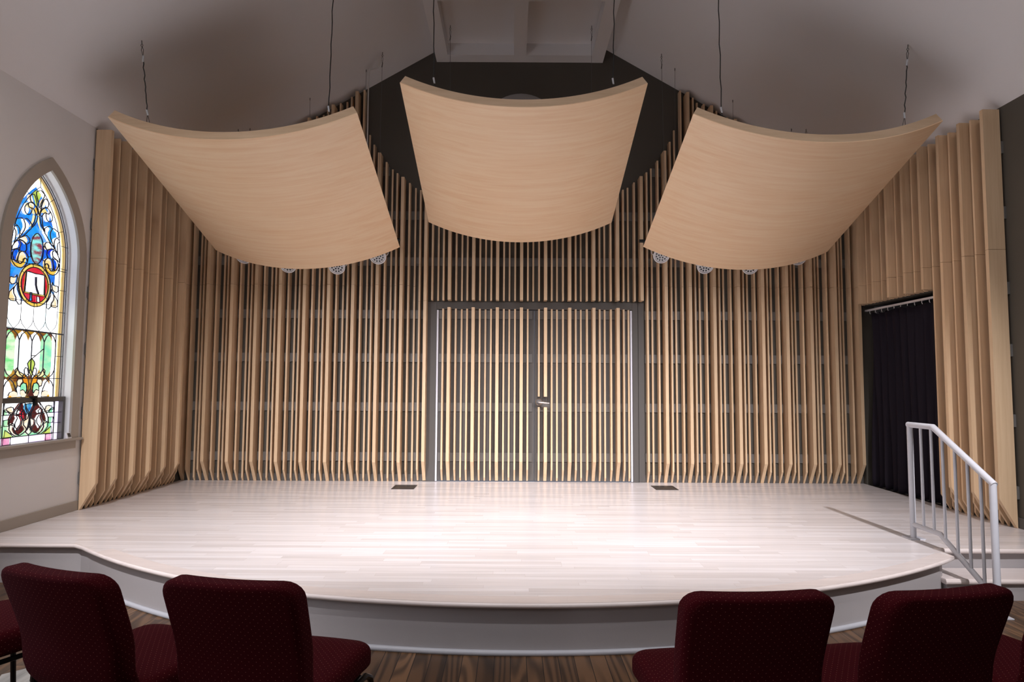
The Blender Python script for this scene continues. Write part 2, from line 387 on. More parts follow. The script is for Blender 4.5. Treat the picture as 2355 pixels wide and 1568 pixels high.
# ------------------------------------------------------------------ slats
W0, PITCH = -.779, .298
KIND = {'W': (.17, .038), 'M': (.11, .021), 'S': (.05, .021)}
SEQ = ((0, 'W'), (.079, 'M'), (.148, 'S'), (.219, 'M'))
def slat(side, pos, typ, z0, z1, parent, chamfer=True, cuts=(), name='slat', mat=None):
    dep, th = KIND[typ]; back = .02
    if side == 'B': P = lambda d, z: Vector((pos-th/2, YB-d, z)); E = (th,0,0)
    if side == 'L': P = lambda d, z: Vector((XL+d, pos-th/2, z)); E = (0,th,0)
    if side == 'R': P = lambda d, z: Vector((XR-d, pos-th/2, z)); E = (0,th,0)
    lim = sorted([z0]+[v for c in cuts for v in c]+[z1])
    m = MB()
    for i in range(0, len(lim), 2):
        a, b = lim[i], lim[i+1]
        if i == 0 and chamfer:
            pts = [P(.026, a), P(dep, a+(dep-.026)*1.72), P(dep, b), P(back, b), P(back, a)]
        else: pts = [P(dep, a), P(dep, b), P(back, b), P(back, a)]
        m.prism(pts, E)
    return B(m, name, mat or M['slat'], parent)
def topz(x):
    u = abs(x-.1); c = ceilz(x)-.055
    return c if u >= 1.985 else min(c, 5.06-1.45*math.sqrt(1-(u/2.0)**2))
G = 'maple slat screens lining the stage walls'
sl = thing('slat_screen', 'tall maple slat screen on the back wall left of the double doors', 'slat screen', (-2.57, YB, ST), 0, G)
sr = thing('slat_screen', 'tall maple slat screen on the back wall right of the double doors', 'slat screen', (2.95, YB, ST), 0, G)
sh = thing('slat_screen', 'band of maple slats hanging above the double doors', 'slat screen', (.3, YB, 2.54), 0, G)
wl = thing('slat_screen', 'deep maple fin screen on the left wall beside the stained glass window', 'slat screen', (XL, 7, ST), 0, G)
wr = thing('slat_screen', 'narrow full height fin screen on the right wall, nearer than the curtain', 'slat screen', (XR, 5.9, ST), 0, G)
wh = thing('slat_screen', 'maple fins hanging on the right wall above the black curtain', 'slat screen', (XR, 7.1, 2.5), 0, G)
# doors
def door(name, x0, x1):
    o = MB(); o.box(x0, x1, YB-.008, YB+.035, ST+.012, DZ-.004)
    return struct(B(o, name, M['frame'], bevel=.002))
SEAM = .281
d1 = door('door_1', DX0+.004, SEAM-.0025); d2 = door('door_2', SEAM+.0025, DX1-.004)
J = ((2.719, 2.722),)
for k in range(-11, 18):
    for off, t in SEQ:
        x = W0+PITCH*k+off
        if x > 4.30: continue
        if x < -1.04:
            jz = ((2.525, 2.528),) if x > -1.2 else J
            slat('B', x, t, ST+(.012 if x > -1.2 else .001), topz(x), sl, cuts=jz)
        elif x > 1.66: slat('B', x, t, ST+.001, topz(x), sr, cuts=J)
        else:
            slat('B', x, t, 2.54, topz(x), sh, chamfer=False)
            if DX0 < x < DX1 and not (t == 'S' and (abs(x-.263) < .02 or x < -.9)):
                cut = ((1.222, 1.352),) if .32 < x < .43 else ()
                slat('B', x, t, ST+.014, DZ+(.012 if t == 'W' else .0), d1 if x < SEAM else d2, cuts=cut)
for s, x, d in (('a', -.932, d1), ('b', 1.49, d2)):
    m = MB(); m.box(x-.0105, x+.0105, YB-.035, YB-.006, ST+.008, DZ-.008); B(m, 'edge_strip', M['strip'], d)
k = 0
while True:
    done = False
    for off, t in SEQ:
        y = 6.12+PITCH*k+off
        if y > 7.78: done = True; break
        slat('L', y, t, ST+.001, 3.975, wl, cuts=((2.7, 2.703),))
    if done: break
    k += 1
for k in range(8):
    for off, t in SEQ:
        y = 5.554+PITCH*k+off
        if y > 7.79: continue
        if y < OY0: slat('R', y, t, ST+.001, 3.975, wr, cuts=((2.71, 2.713),))
        else: slat('R', y, t, OZ, 3.975, wh, chamfer=False, cuts=((2.71, 2.713),))
# battens that carry the slats
LV = (.6, 1.215, 1.825, 2.37, 3.04, 3.63, 4.2, 4.75)
def ulim(z): return 0 if z < 3.61 else 2.0*math.sqrt(max(0, 1-((5.06-z)/1.45)**2))
for z in LV:
    a, b = z-.054, z+.054
    u = ulim(b); xe = min(XL+.01 if b < WT else XL+(b+.06-WT)/K, 0)
    if u < 1.95:
        lx1 = -1.075 if b < 3.6 else .1-u
        m = MB(); m.box(xe, lx1, YB-.02, YB, a, b); B(m, 'batten', M['batten'], sl)
        rx0 = 1.66 if b < 3.6 else .1+u; rx1 = XR-.01 if b < WT else XR-(b+.06-WT)/K
        m = MB(); m.box(rx0, rx1, YB-.02, YB, a, b); B(m, 'batten', M['batten'], sr)
    if 2.6 < z < 3.6:
        m = MB(); m.box(-1.07, 1.655, YB-.02, YB, a, b); B(m, 'batten', M['batten'], sh)
    if z < 2.45:
        m = MB(); m.box(DX0+.03, SEAM-.03, YB-.02, YB-.008, a, b); B(m, 'batten', M['batten'], d1)
        m = MB(); m.box(SEAM+.03, DX1-.03, YB-.02, YB-.008, a, b); B(m, 'batten', M['batten'], d2)
    if z < 3.9:
        m = MB(); m.box(XL+.004, XL+.02, 6.10, 7.93, a, b); B(m, 'batten', M['batten'], wl)
        m = MB(); m.box(XR-.02, XR, 5.53, OY0-.02, a, b); B(m, 'batten', M['batten'], wr)
        if z > 2.6:
            m = MB(); m.box(XR-.02, XR, OY0-.02, 7.93, a, b); B(m, 'batten', M['batten'], wh)
# door casing
m = MB()
m.box(-1.06, DX0, YB-.03, YB, ST, 2.53); m.box(DX0, DX1, YB-.03, YB, DZ, 2.53); m.box(DX1, 1.575, YB-.03, YB, ST, 2.53); m.box(1.58, 1.655, YB-.022, YB, ST, 2.53)
struct(B(m, 'trim_door_frame', M['frame'], bevel=.003))
# lever handle
hx, hz = .335, 1.285
m = MB(); m.lathe([(.0,.0),(.041,0),(.041,.008),(.036,.013),(.0,.013)], (hx, YB-.094, hz), (0,-1,0), 32)
m.lathe([(.02,0),(.02,.09)], (hx, YB-.008, hz), (0,-1,0), 20)
hp = B(m, 'handle', M['chrome'], d2, smooth=True)
m = MB(); m.tube([(hx, YB-.107, hz), (hx, YB-.145, hz), (hx+.02, YB-.155, hz-.003), (hx+.09, YB-.152, hz-.010), (hx+.125, YB-.145, hz-.012)], [.012, .012, .013, .010, .009], 12)
B(m, 'lever', M['chrome'], hp, smooth=True)

# ------------------------------------------------------------------ window on the left wall
gx = XL-.116
win = struct(B(MB().prism([(gx-.03, p[0], p[1]) for p in []] or [(gx-.035, wl0-.06, SILLZ-.06), (gx-.035, wl1+.06, SILLZ-.06), (gx-.035, wl1+.06, 3.45), (gx-.035, wl0-.06, 3.45)], (.004,0,0)), 'window_1', M['lead']))
def band(m, o1, o2, x0, x1, z0):
    """arched band between offsets o1 (inner) and o2, from wall depth x0 to x1, legs down to z0"""
    A = [(WY-.41-o1, z0)]+arch(o1)+[(WY+.41+o1, z0)]; Bq = [(WY-.41-o2, z0)]+arch(o2)+[(WY+.41+o2, z0)]
    for i in range(len(A)-1):
        a, b, c, d = A[i], A[i+1], Bq[i+1], Bq[i]
        v = [[m.bm.verts.new((x, p[0], p[1])) for p in (a, b, c, d)] for x in (x0, x1)]
        for f in ((0,1,2,3),): m.bm.faces.new([v[1][j] for j in f])
        m.bm.faces.new((v[0][0], v[0][1], v[1][1], v[1][0])); m.bm.faces.new((v[0][3], v[1][3], v[1][2], v[0][2]))
m = MB(); band(m, 0, .1, XL, XL+.022, SILLZ+.02); B(m, 'casing', M['trim'], win)
m = MB()
A = [(wl0, SILLZ)]+arch()+[(wl1, SILLZ)]
for a, b in zip(A, A[1:]): m.poly([(XL+.0,a[0],a[1]),(XL+.0,b[0],b[1]),(gx-.03,b[0],b[1]),(gx-.03,a[0],a[1])])
m.poly([(XL,wl0,SILLZ),(XL,wl1,SILLZ),(gx-.03,wl1,SILLZ),(gx-.03,wl0,SILLZ)])
B(m, 'reveal', M['white'], win, smooth=True)
m = MB(); band(m, -.012, -.001, gx, gx+.05, SILLZ); band(m, -.020, -.012, gx, gx+.03, SILLZ); B(m, 'stop_moulding', M['white'], win)
m = MB(); band(m, -.030, -.020, gx, gx+.022, 1.37); B(m, 'window_bead', M['honey'], win)
m = MB(); m.box(XL-.005, XL+.05, wl0-.13, wl1+.13, SILLZ, SILLZ+.022); m.box(XL, XL+.018, wl0-.075, wl1+.08, SILLZ-.075, SILLZ)
B(m, 'window_sill', M['trim'], win, bevel=.004)
GLS = list(GL); GI = {n: i for i, n in enumerate(GLS)}
gm = MB(); lead = MB(); layer = [0]
def pane(col, pts, line=True, w=.0046, lift=None):
    z = gx+(.0006*layer[0] if lift is None else lift); layer[0] += 1
    gm.poly([(z, WY+a, b) for a, b in pts], GI[col])
    if line: lead.tube([(gx+.040, WY+a, b) for a, b in pts], w, 5, closed=True)
def line(pts, w=.0046): lead.tube([(gx+.040, WY+a, b) for a, b in pts], w, 5)
def archuv(off, z0, n=10): return [(-.41-off, z0)]+[(a-WY, b) for a, b in arch(off, n)]+[(.41+off, z0)]
pane('butter', archuv(-.020, 1.37), w=.003)
pane('white', archuv(-.048, 1.37), w=.0035)
pane('blue', archuv(-.122, 2.2), w=.0035)
pane('white', [(-.288, 2.2), (-.288, 1.96), (.288, 1.94), (.288, 2.2)], line=False)
pane('brown', [(-.288, 1.96), (-.288, 1.37), (.288, 1.37), (.288, 1.95)])
for i, c in enumerate(('pale', 'white', 'white', 'pale')):
    a = -.288+.144*i; cc = a+.072
    pane(c, [(a, 2.2), (a, 2.04), (a+.02, 2.0), (cc, 1.953), (a+.124, 2.0), (a+.144, 2.04), (a+.144, 2.2)], w=.0026)
for i, c in enumerate(('green', 'mint', 'white', 'mint')):
    a = -.288+.144*i; cc = a+.072
    pts = [(a, 1.86), (a+.025, 1.91), (cc, 1.945), (a+.119, 1.91), (a+.144, 1.86), (a+.144, 1.62), (a+.12, 1.575), (cc, 1.542), (a+.024, 1.575), (a, 1.62)]
    pane({0: 'green', 1: 'pale', 2: 'white', 3: 'mint'}[i], pts)
for s in (-1, 1):
    pane('white', [(s*.285, 1.37), (s*.285, 1.46), (s*.265, 1.50), (s*.226, 1.531), (s*.185, 1.50), (s*.155, 1.44), (s*.145, 1.37)])
line([(-.36, 1.95), (.375, 1.945)], .0065); line([(-.36, 1.537), (.375, 1.537)], .0035); line([(-.288, 2.527), (.375, 2.527)], .0035)
line([(0, 1.70), (.14, 1.80)], .004); line([(.0, 1.735), (.055, 1.735)], .004)
for s in (-1, 1):
    for a, b, c, d in ((.12,3.122,.178,3.168), (.252,2.88,.31,2.90), (.285,2.76,.385,2.76), (.285,2.55,.39,2.55), (.285,2.35,.39,2.35), (.285,2.146,.39,2.146), (.288,1.74,.39,1.74)):
        line([(s*a, b), (s*c, d)], .0026)
line([(0, 3.225), (0, 3.31)], .0026)
DATA = [
    ('lime', 0, [(0.009, 3.2), (0.054, 3.176), (0.055, 3.156), (0.039, 3.127), (0.016, 3.08), (0.015, 3.052), (-0.006, 3.046), (-0.011, 3.081), (-0.029, 3.115), (-0.042, 3.143), (-0.043, 3.168), (-0.031, 3.18), (-0.008, 3.189)]),
    ('cream', 1, [(0.07, 3.142), (0.095, 3.131), (0.11, 3.115), (0.109, 3.087), (0.097, 3.067), (0.075, 3.065), (0.05, 3.05), (0.027, 3.032), (0.025, 3.059), (0.036, 3.094), (0.055, 3.13)]),
    ('orange', 0, [(-0.001, 3.048), (0.024, 3.035), (0.015, 3.008), (0.005, 2.97), (-0.004, 2.991), (-0.018, 3.031)]),
    ('butter', 1, [(0.013, 2.976), (0.016, 3.001), (0.035, 3.034), (0.07, 3.058), (0.105, 3.061), (0.126, 3.046), (0.13, 3.027), (0.114, 3.013), (0.095, 3.014), (0.073, 3.016), (0.053, 2.999), (0.039, 2.975)]),
    ('white', 1, [(0.131, 3.044), (0.149, 3.028), (0.165, 3.004), (0.164, 2.971), (0.149, 2.953), (0.122, 2.946), (0.099, 2.958), (0.087, 2.983), (0.082, 3.006), (0.095, 3.012), (0.117, 3.014), (0.13, 3.027)]),
    ('butter', 1, [(0.011, 2.963), (0.037, 2.972), (0.042, 2.936), (0.05, 2.898), (0.071, 2.859), (0.072, 2.845), (0.046, 2.873), (0.022, 2.915)]),
    ('white', 1, [(0.076, 2.872), (0.104, 2.895), (0.136, 2.909), (0.17, 2.893), (0.15, 2.858), (0.147, 2.832), (0.157, 2.802), (0.179, 2.766), (0.204, 2.731), (0.169, 2.748), (0.14, 2.774), (0.104, 2.814), (0.081, 2.833)]),
    ('sky', 1, [(0.17, 2.893), (0.192, 2.9), (0.232, 2.885), (0.252, 2.88), (0.264, 2.835), (0.231, 2.823), (0.21, 2.802), (0.202, 2.763), (0.179, 2.766), (0.157, 2.802), (0.147, 2.832), (0.15, 2.858)]),
    ('white', 1, [(0.231, 2.823), (0.26, 2.813), (0.27, 2.795), (0.249, 2.774), (0.245, 2.744), (0.251, 2.7), (0.262, 2.673), (0.228, 2.707), (0.206, 2.736), (0.201, 2.775), (0.21, 2.806)]),
    ('cream', 1, [(0.086, 2.726), (0.098, 2.748), (0.127, 2.763), (0.158, 2.75), (0.207, 2.723), (0.211, 2.714), (0.172, 2.71), (0.14, 2.697), (0.124, 2.686), (0.102, 2.701)]),
    ('white', 1, [(0.211, 2.704), (0.247, 2.682), (0.275, 2.643), (0.284, 2.599), (0.263, 2.616), (0.228, 2.629), (0.196, 2.643), (0.186, 2.674), (0.193, 2.694)]),
    ('deep', 1, [(0.125, 2.682), (0.161, 2.706), (0.2, 2.708), (0.211, 2.704), (0.19, 2.687), (0.186, 2.67), (0.196, 2.643), (0.195, 2.619), (0.179, 2.616), (0.135, 2.619), (0.119, 2.644)]),
    ('deep', 1, [(0.074, 2.715), (0.102, 2.701), (0.124, 2.686), (0.119, 2.644), (0.132, 2.619), (0.104, 2.593), (0.097, 2.582), (0.067, 2.59), (0.074, 2.635), (0.076, 2.675)]),
    ('peach', 1, [(0.138, 2.618), (0.173, 2.617), (0.2, 2.595), (0.208, 2.56), (0.211, 2.524), (0.187, 2.507), (0.17, 2.516), (0.152, 2.53), (0.145, 2.552), (0.128, 2.565), (0.107, 2.557), (0.1, 2.54), (0.097, 2.576), (0.109, 2.602)]),
    ('gold', 1, [(0.103, 2.541), (0.112, 2.562), (0.133, 2.566), (0.15, 2.553), (0.152, 2.53), (0.176, 2.509), (0.214, 2.512), (0.252, 2.531), (0.272, 2.568), (0.276, 2.589), (0.284, 2.558), (0.27, 2.514), (0.239, 2.484), (0.206, 2.474), (0.167, 2.476), (0.133, 2.494), (0.109, 2.522)]),
    ('deep', 1, [(0.206, 2.625), (0.246, 2.62), (0.267, 2.596), (0.27, 2.559), (0.252, 2.531), (0.225, 2.518), (0.211, 2.561), (0.197, 2.595)]),
    ('cream', 1, [(0.208, 2.409), (0.223, 2.387), (0.246, 2.381), (0.274, 2.383), (0.284, 2.368), (0.283, 2.339), (0.262, 2.321), (0.233, 2.328), (0.213, 2.341), (0.202, 2.376)]),
    ('white', 1, [(0.199, 2.343), (0.223, 2.31), (0.236, 2.283), (0.233, 2.25), (0.208, 2.219), (0.204, 2.19), (0.174, 2.16), (0.149, 2.167), (0.145, 2.215), (0.168, 2.242), (0.192, 2.285)]),
    ('peach', 1, [(0.223, 2.31), (0.253, 2.281), (0.281, 2.252), (0.288, 2.2), (0.26, 2.184), (0.21, 2.186), (0.208, 2.214), (0.233, 2.25), (0.239, 2.28)]),
    ('gold', 0, [(-0.108, 2.455), (-0.002, 2.453), (0.106, 2.453), (0.124, 2.266), (0.012, 2.264), (-0.122, 2.269)]),
    ('white', 0, [(-0.103, 2.452), (-0.081, 2.46), (-0.043, 2.455), (-0.002, 2.451), (0.087, 2.458), (0.107, 2.449), (0.111, 2.278), (0.011, 2.276), (-0.113, 2.28)]),
    ('deep', 0, [(-0.002, 2.423), (0.013, 2.426), (0.015, 2.355), (0.029, 2.318), (0.049, 2.285), (0.043, 2.273), (0.019, 2.309), (0.003, 2.353)]),
    ('sky', 0, [(-0.053, 2.283), (-0.033, 2.283), (-0.032, 2.235), (-0.025, 2.209), (-0.06, 2.208), (-0.052, 2.236)]),
    ('white', 0, [(0.028, 2.255), (0.054, 2.254), (0.065, 2.212), (0.029, 2.21)]),
    ('lime', 0, [(0.006, 1.711), (0.041, 1.682), (0.047, 1.659), (0.037, 1.631), (0.029, 1.596), (0.022, 1.565), (0.013, 1.542), (0.004, 1.565), (-0.016, 1.595), (-0.026, 1.63), (-0.039, 1.664), (-0.018, 1.691)]),
    ('white', 1, [(0.037, 1.622), (0.058, 1.629), (0.072, 1.609), (0.068, 1.581), (0.046, 1.553), (0.018, 1.555), (0.027, 1.594)]),
    ('butter', 1, [(0.152, 1.624), (0.173, 1.606), (0.169, 1.573), (0.133, 1.549), (0.083, 1.544), (0.075, 1.572), (0.123, 1.591), (0.147, 1.61)]),
    ('cream', 1, [(0.087, 1.532), (0.134, 1.53), (0.148, 1.507), (0.138, 1.474), (0.113, 1.467), (0.099, 1.488), (0.08, 1.507)]),
    ('amber', 1, [(0.082, 1.565), (0.087, 1.53), (0.074, 1.498), (0.044, 1.493), (0.031, 1.466), (0.03, 1.434), (0.041, 1.406), (0.025, 1.411), (0.014, 1.447), (0.013, 1.493), (0.028, 1.539), (0.057, 1.562)]),
    ('mint', 1, [(0.074, 1.5), (0.103, 1.479), (0.11, 1.428), (0.078, 1.438), (0.058, 1.429), (0.044, 1.41), (0.035, 1.447), (0.044, 1.489)]),
    ('cream', 1, [(0.061, 1.429), (0.078, 1.44), (0.11, 1.428), (0.106, 1.4), (0.089, 1.375), (0.049, 1.374), (0.032, 1.402), (0.05, 1.41)]),
    ('pale', 1, [(0.108, 1.461), (0.138, 1.47), (0.15, 1.446), (0.136, 1.409), (0.139, 1.379), (0.095, 1.38), (0.111, 1.409)]),
    ('cream', 1, [(0.142, 1.414), (0.179, 1.429), (0.219, 1.417), (0.233, 1.393), (0.231, 1.377), (0.139, 1.379)]),
    ('orange', 1, [(0.202, 1.377), (0.208, 1.387), (0.227, 1.393), (0.237, 1.377)]),
    ('maroon', 0, [(0.007, 1.448), (0.035, 1.406), (0.052, 1.38), (-0.026, 1.382), (-0.016, 1.407)]),
    ('maroon', 1, [(0.062, 1.327), (0.111, 1.324), (0.152, 1.278), (0.201, 1.224), (0.223, 1.181), (0.222, 1.153), (0.169, 1.137), (0.168, 1.105), (0.142, 1.069), (0.1, 1.054), (0.062, 1.071), (0.03, 1.092), (0.016, 1.129), (0.006, 1.179), (0.002, 1.234), (0.041, 1.282)]),
    ('aqua', 0, [(-0.048, 1.317), (-0.01, 1.321), (0.045, 1.314), (0.041, 1.282), (0.014, 1.238), (-0.004, 1.233), (-0.028, 1.24), (-0.051, 1.277)]),
    ('red', 0, [(-0.071, 1.269), (-0.048, 1.232), (-0.04, 1.204), (-0.053, 1.178), (-0.076, 1.18), (-0.09, 1.212), (-0.093, 1.247)]),
    ('white', 1, [(0.15, 1.222), (0.136, 1.2), (0.161, 1.156), (0.157, 1.129), (0.128, 1.098), (0.11, 1.123), (0.087, 1.147), (0.082, 1.18), (0.107, 1.215)]),
    ('pale', 1, [(0.092, 1.253), (0.127, 1.274), (0.147, 1.264), (0.149, 1.234), (0.106, 1.234)]),
    ('cream', 1, [(0.186, 1.162), (0.219, 1.144), (0.222, 1.11), (0.192, 1.075), (0.156, 1.054), (0.113, 1.051), (0.154, 1.078), (0.171, 1.109), (0.165, 1.142)]),
    ('cream', 1, [(0.015, 1.224), (0.023, 1.192), (0.067, 1.171), (0.066, 1.139), (0.046, 1.122), (0.024, 1.092), (-0.001, 1.13), (-0.006, 1.194)]),
    ('cream', 0, [(-0.008, 1.13), (0.025, 1.087), (0.026, 1.069), (-0.004, 1.051), (-0.036, 1.074), (-0.035, 1.094)]),
    ('cream', 1, [(0.179, 1.263), (0.189, 1.291), (0.215, 1.297), (0.257, 1.288), (0.262, 1.274), (0.23, 1.256), (0.219, 1.238), (0.193, 1.234), (0.173, 1.259)]),
    ('mint', 1, [(0.262, 1.274), (0.287, 1.274), (0.285, 1.23), (0.232, 1.232), (0.237, 1.256)]),
    ('mint', 1, [(0.225, 1.193), (0.282, 1.19), (0.278, 1.14), (0.229, 1.138)]),
    ('lime', 1, [(0.261, 1.108), (0.272, 1.045), (0.169, 1.046), (0.205, 1.074)])]
def pol(cx_, cz, r1, r2, n=24, a0=0): return [(cx_+r1*cos(2*PI*i/n), cz+r2*sin(2*PI*i/n)) for i in range(n)]
ring_done = False
for col, mir, pts in DATA:
    if col == 'gold' and not mir and not ring_done:
        ring_done = True
        pane('marble', pol(0, 2.674, .072, .135)); pane('gold', pol(0, 2.35, .188, .188, 32)); pane('red', pol(0, 2.35, .157, .157, 32))
        for q in range(8):
            a = PI/4*q+.2; line([(.157*cos(a), 2.35+.157*sin(a)), (.188*cos(a), 2.35+.188*sin(a))], .0026)
    if pts[0][1] < 1.37 and layer[0] < 900:      # the hopper sash below its top rail
        layer[0] = 1000
        gx_keep = gx
        def pane(col, pts, line=True, w=.0046, st=[100]):
            st[0] += 1; gm.poly([(gx+.0006*st[0]-.03, WY+a, b) for a, b in pts], GI[col])
            if line: lead.tube([(gx+.055, WY+a, b) for a, b in pts], w, 5, closed=True)
        pane('lav', [(-.385, .985), (-.385, 1.33), (.375, 1.33), (.375, .985)], False)
        pane('pale', [(-.29, 1.045), (-.29, 1.33), (.29, 1.33), (.29, 1.045)])
        pane('mint', [(-.29, 1.045), (-.29, 1.15), (.29, 1.15), (.29, 1.045)], False)
        pane('white', [(-.28, 1.33), (-.28, 1.26), (-.15, 1.24), (-.1, 1.33)]); pane('white', [(.28, 1.33), (.28, 1.26), (.15, 1.24), (.1, 1.33)])
    inside = [p for p in pts]
    pane(col, inside)
    if mir: pane(col, [(-a, b) for a, b in inside][::-1])
pane('pink', [(.2, .985), (.28, .985), (.28, 1.042), (.2, 1.042)]); pane('pink', [(-.28, .985), (-.2, .985), (-.2, 1.042), (-.28, 1.042)])
for pts in ([(-.375, 1.044), (.375, 1.044)], [(0, .985), (0, 1.042)], [(.295, .985), (.295, 1.33)], [(-.295, .985), (-.295, 1.33)], [(-.38, 1.23), (.38, 1.23)], [(.295, 1.135), (.375, 1.135)], [(-.375, 1.135), (-.295, 1.135)]):
    lead.tube([(gx+.055, WY+a, b) for a, b in pts], .003, 5)
gobj = B(gm, 'stained_glass', [GL[n] for n in GLS], win, fix=False)
B(lead, 'lead_came', M['lead'], win)
m = MB(); m.box(gx+.03, gx+.075, WY-.405, WY+.405, 1.33, 1.372); m.box(gx+.03, gx+.075, WY-.405, WY+.405, SILLZ, .985)
m.box(gx+.03, gx+.075, WY+.378, WY+.405, .985, 1.33); m.box(gx+.03, gx+.075, WY-.405, WY-.378, .985, 1.33)
sash = B(m, 'hopper_sash', M['sash'], win, bevel=.003)
m = MB(); m.box(gx+.06, gx+.09, WY-.03, WY+.035, 1.362, 1.385); m.box(gx+.075, gx+.1, WY-.005, WY+.022, 1.30, 1.365); B(m, 'sash_latch', M['steel'], sash, bevel=.003)
def copy_tree(o, parent=None):
    c = o.copy(); C.objects.link(c); c.parent = parent
    for ch in list(o.children): copy_tree(ch, c)
    return c
for i, dy in enumerate(WSTEP[1:]):  # out-of-view windows, added as light sources
    c = copy_tree(win); c.name = 'window_%d' % (i+2); c.location.y += dy
    for ch in c.children:                          # plain glowing frosted panes in the added windows
        if ch.name.startswith('stained_glass'):
            fm = MB(); fm.poly([(gx+.02, WY+a, z) for a, z in archuv(-.02, SILLZ)]); f_ = fm.build('added_frosted_glass', GL['frost'], c, fix=False)
            f_.matrix_parent_inverse = Matrix.Identity(4); bpy.data.objects.remove(ch)
            break
    for ch in list(c.children):
        if ch.name.startswith('lead_came'): bpy.data.objects.remove(ch)
# little gadget on the sill
t = thing('digital_thermometer', 'small white digital thermometer leaning on the window sill', 'thermometer', (XL+.0, WY+.385, SILLZ+.022))
m = MB(); m.prism([(XL+.012, WY+.36, SILLZ+.022), (XL+.030, WY+.36, SILLZ+.022), (XL+.012, WY+.36, SILLZ+.075), (XL-.002, WY+.36, SILLZ+.075)], (0,.055,0)); bd = B(m, 'housing', M['gadget'], t, bevel=.003)
m = MB(); m.prism([(XL+.0265, WY+.37, SILLZ+.036), (XL+.0285, WY+.37, SILLZ+.036), (XL+.0155, WY+.37, SILLZ+.070), (XL+.0135, WY+.37, SILLZ+.070)], (0,.035,0)); B(m, 'display', M['screen'], bd)

# ------------------------------------------------------------------ curtain in the right hand opening
cur = thing('stage_curtain', 'black velvet curtain drawn across the side doorway behind the handrail', 'curtain', (XR+.07, 7.2, ST))
m = MB(); ny, nz = 150, 26; grid = []
random.seed(3)
ph = [random.uniform(0, 6.28) for _ in range(8)]
for j in range(nz+1):
    z = ST+.003+(2.385-ST)*j/nz; row = []; tz = j/nz
    pinch = .055*math.exp(-((tz-.965)/.05)**2)+.0
    for i in range(ny+1):
        s = i/ny; y = 6.30+(7.83-6.30)*s
        y -= (.045*(1-math.exp(-((1-tz)/.14)))*s) if s > .5 else 0
        amp = .026+.026*(1-tz)
        x = XR+.070+amp*sin(2*PI*11*s+.9*sin(3*tz+ph[0])+ph[1])+.016*(1-tz)*sin(2*PI*5.3*s+ph[2]+2*tz)+.006*sin(2*PI*31*s+ph[3])
        if j == 0: x += .01*sin(40*s)
        row.append(m.bm.verts.new((x, y, z+(.012*sin(2*PI*13.5*s+ph[1]) if j == nz else 0)+0)))
    grid.append(row)
for j in range(nz):
    for i in range(ny): m.bm.faces.new((grid[j][i], grid[j][i+1], grid[j+1][i+1], grid[j+1][i]))
o = B(m, 'cloth', M['velvet'], cur, smooth=True, fix=False); sd = o.modifiers.new('thick', 'SOLIDIFY'); sd.thickness = .004
m = MB(); m.box(XR+.04, XR+.075, 6.25, OY1, 2.425, 2.447)
tr = tag(B(m, 'curtain_track', M['rod'], bevel=.003), 'white curtain track under the head of the side doorway', 'curtain track')
for i in range(12):
    m = MB(); y = 6.45+.125*i; m.tube([(XR+.062, y, 2.426), (XR+.062, y, 2.40), (XR+.07, y, 2.39)], .0035, 6); B(m, 'glider', M['rod'], tr)

# ------------------------------------------------------------------ handrail
hr = thing('handrail', 'white tubular steel handrail stepping down at the right end of the stage', 'handrail', (3.21, 4.73, 0))
X = 3.21
def rail_top(y): return 1.2 if y > 4.885 else 1.2-(4.885-y)*(1.2-.872)/(4.885-4.30)
def rail_low(y): return .408 if y > 4.845 else .408-(4.845-y)*(.408-.10)/(4.845-4.30)
m = MB(); m.tube([(X,5.17,ST), (X,5.17,1.2)], .0225, 16); p1 = B(m, 'post', M['rail'], hr, smooth=True)
m = MB(); m.box(X-.06, X+.06, 5.11, 5.23, ST, ST+.009); B(m, 'base_plate', M['rail'], p1, bevel=.002)
m = MB(); m.tube([(X,4.30,0), (X,4.30,.872)], .0225, 16); p2 = B(m, 'post', M['rail'], hr, smooth=True)
m = MB(); m.box(X-.06, X+.06, 4.24, 4.36, 0, .009); B(m, 'base_plate', M['rail'], p2, bevel=.002)
m = MB(); m.tube([(X,5.188,1.199), (X,4.885,1.2), (X,4.30,.868), (X,4.285,.858)], .0225, 16); B(m, 'top_rail', M['rail'], hr, smooth=True)
m = MB(); m.tube([(X,5.17,.41), (X,4.845,.408), (X,4.30,.10)], .019, 14); B(m, 'bottom_rail', M['rail'], hr, smooth=True)
for y in (5.035, 4.912, 4.787, 4.658, 4.533, 4.41):
    m = MB(); m.tube([(X, y, rail_low(y)), (X, y, rail_top(y))], .0112, 10); B(m, 'baluster', M['rail'], hr, smooth=True)

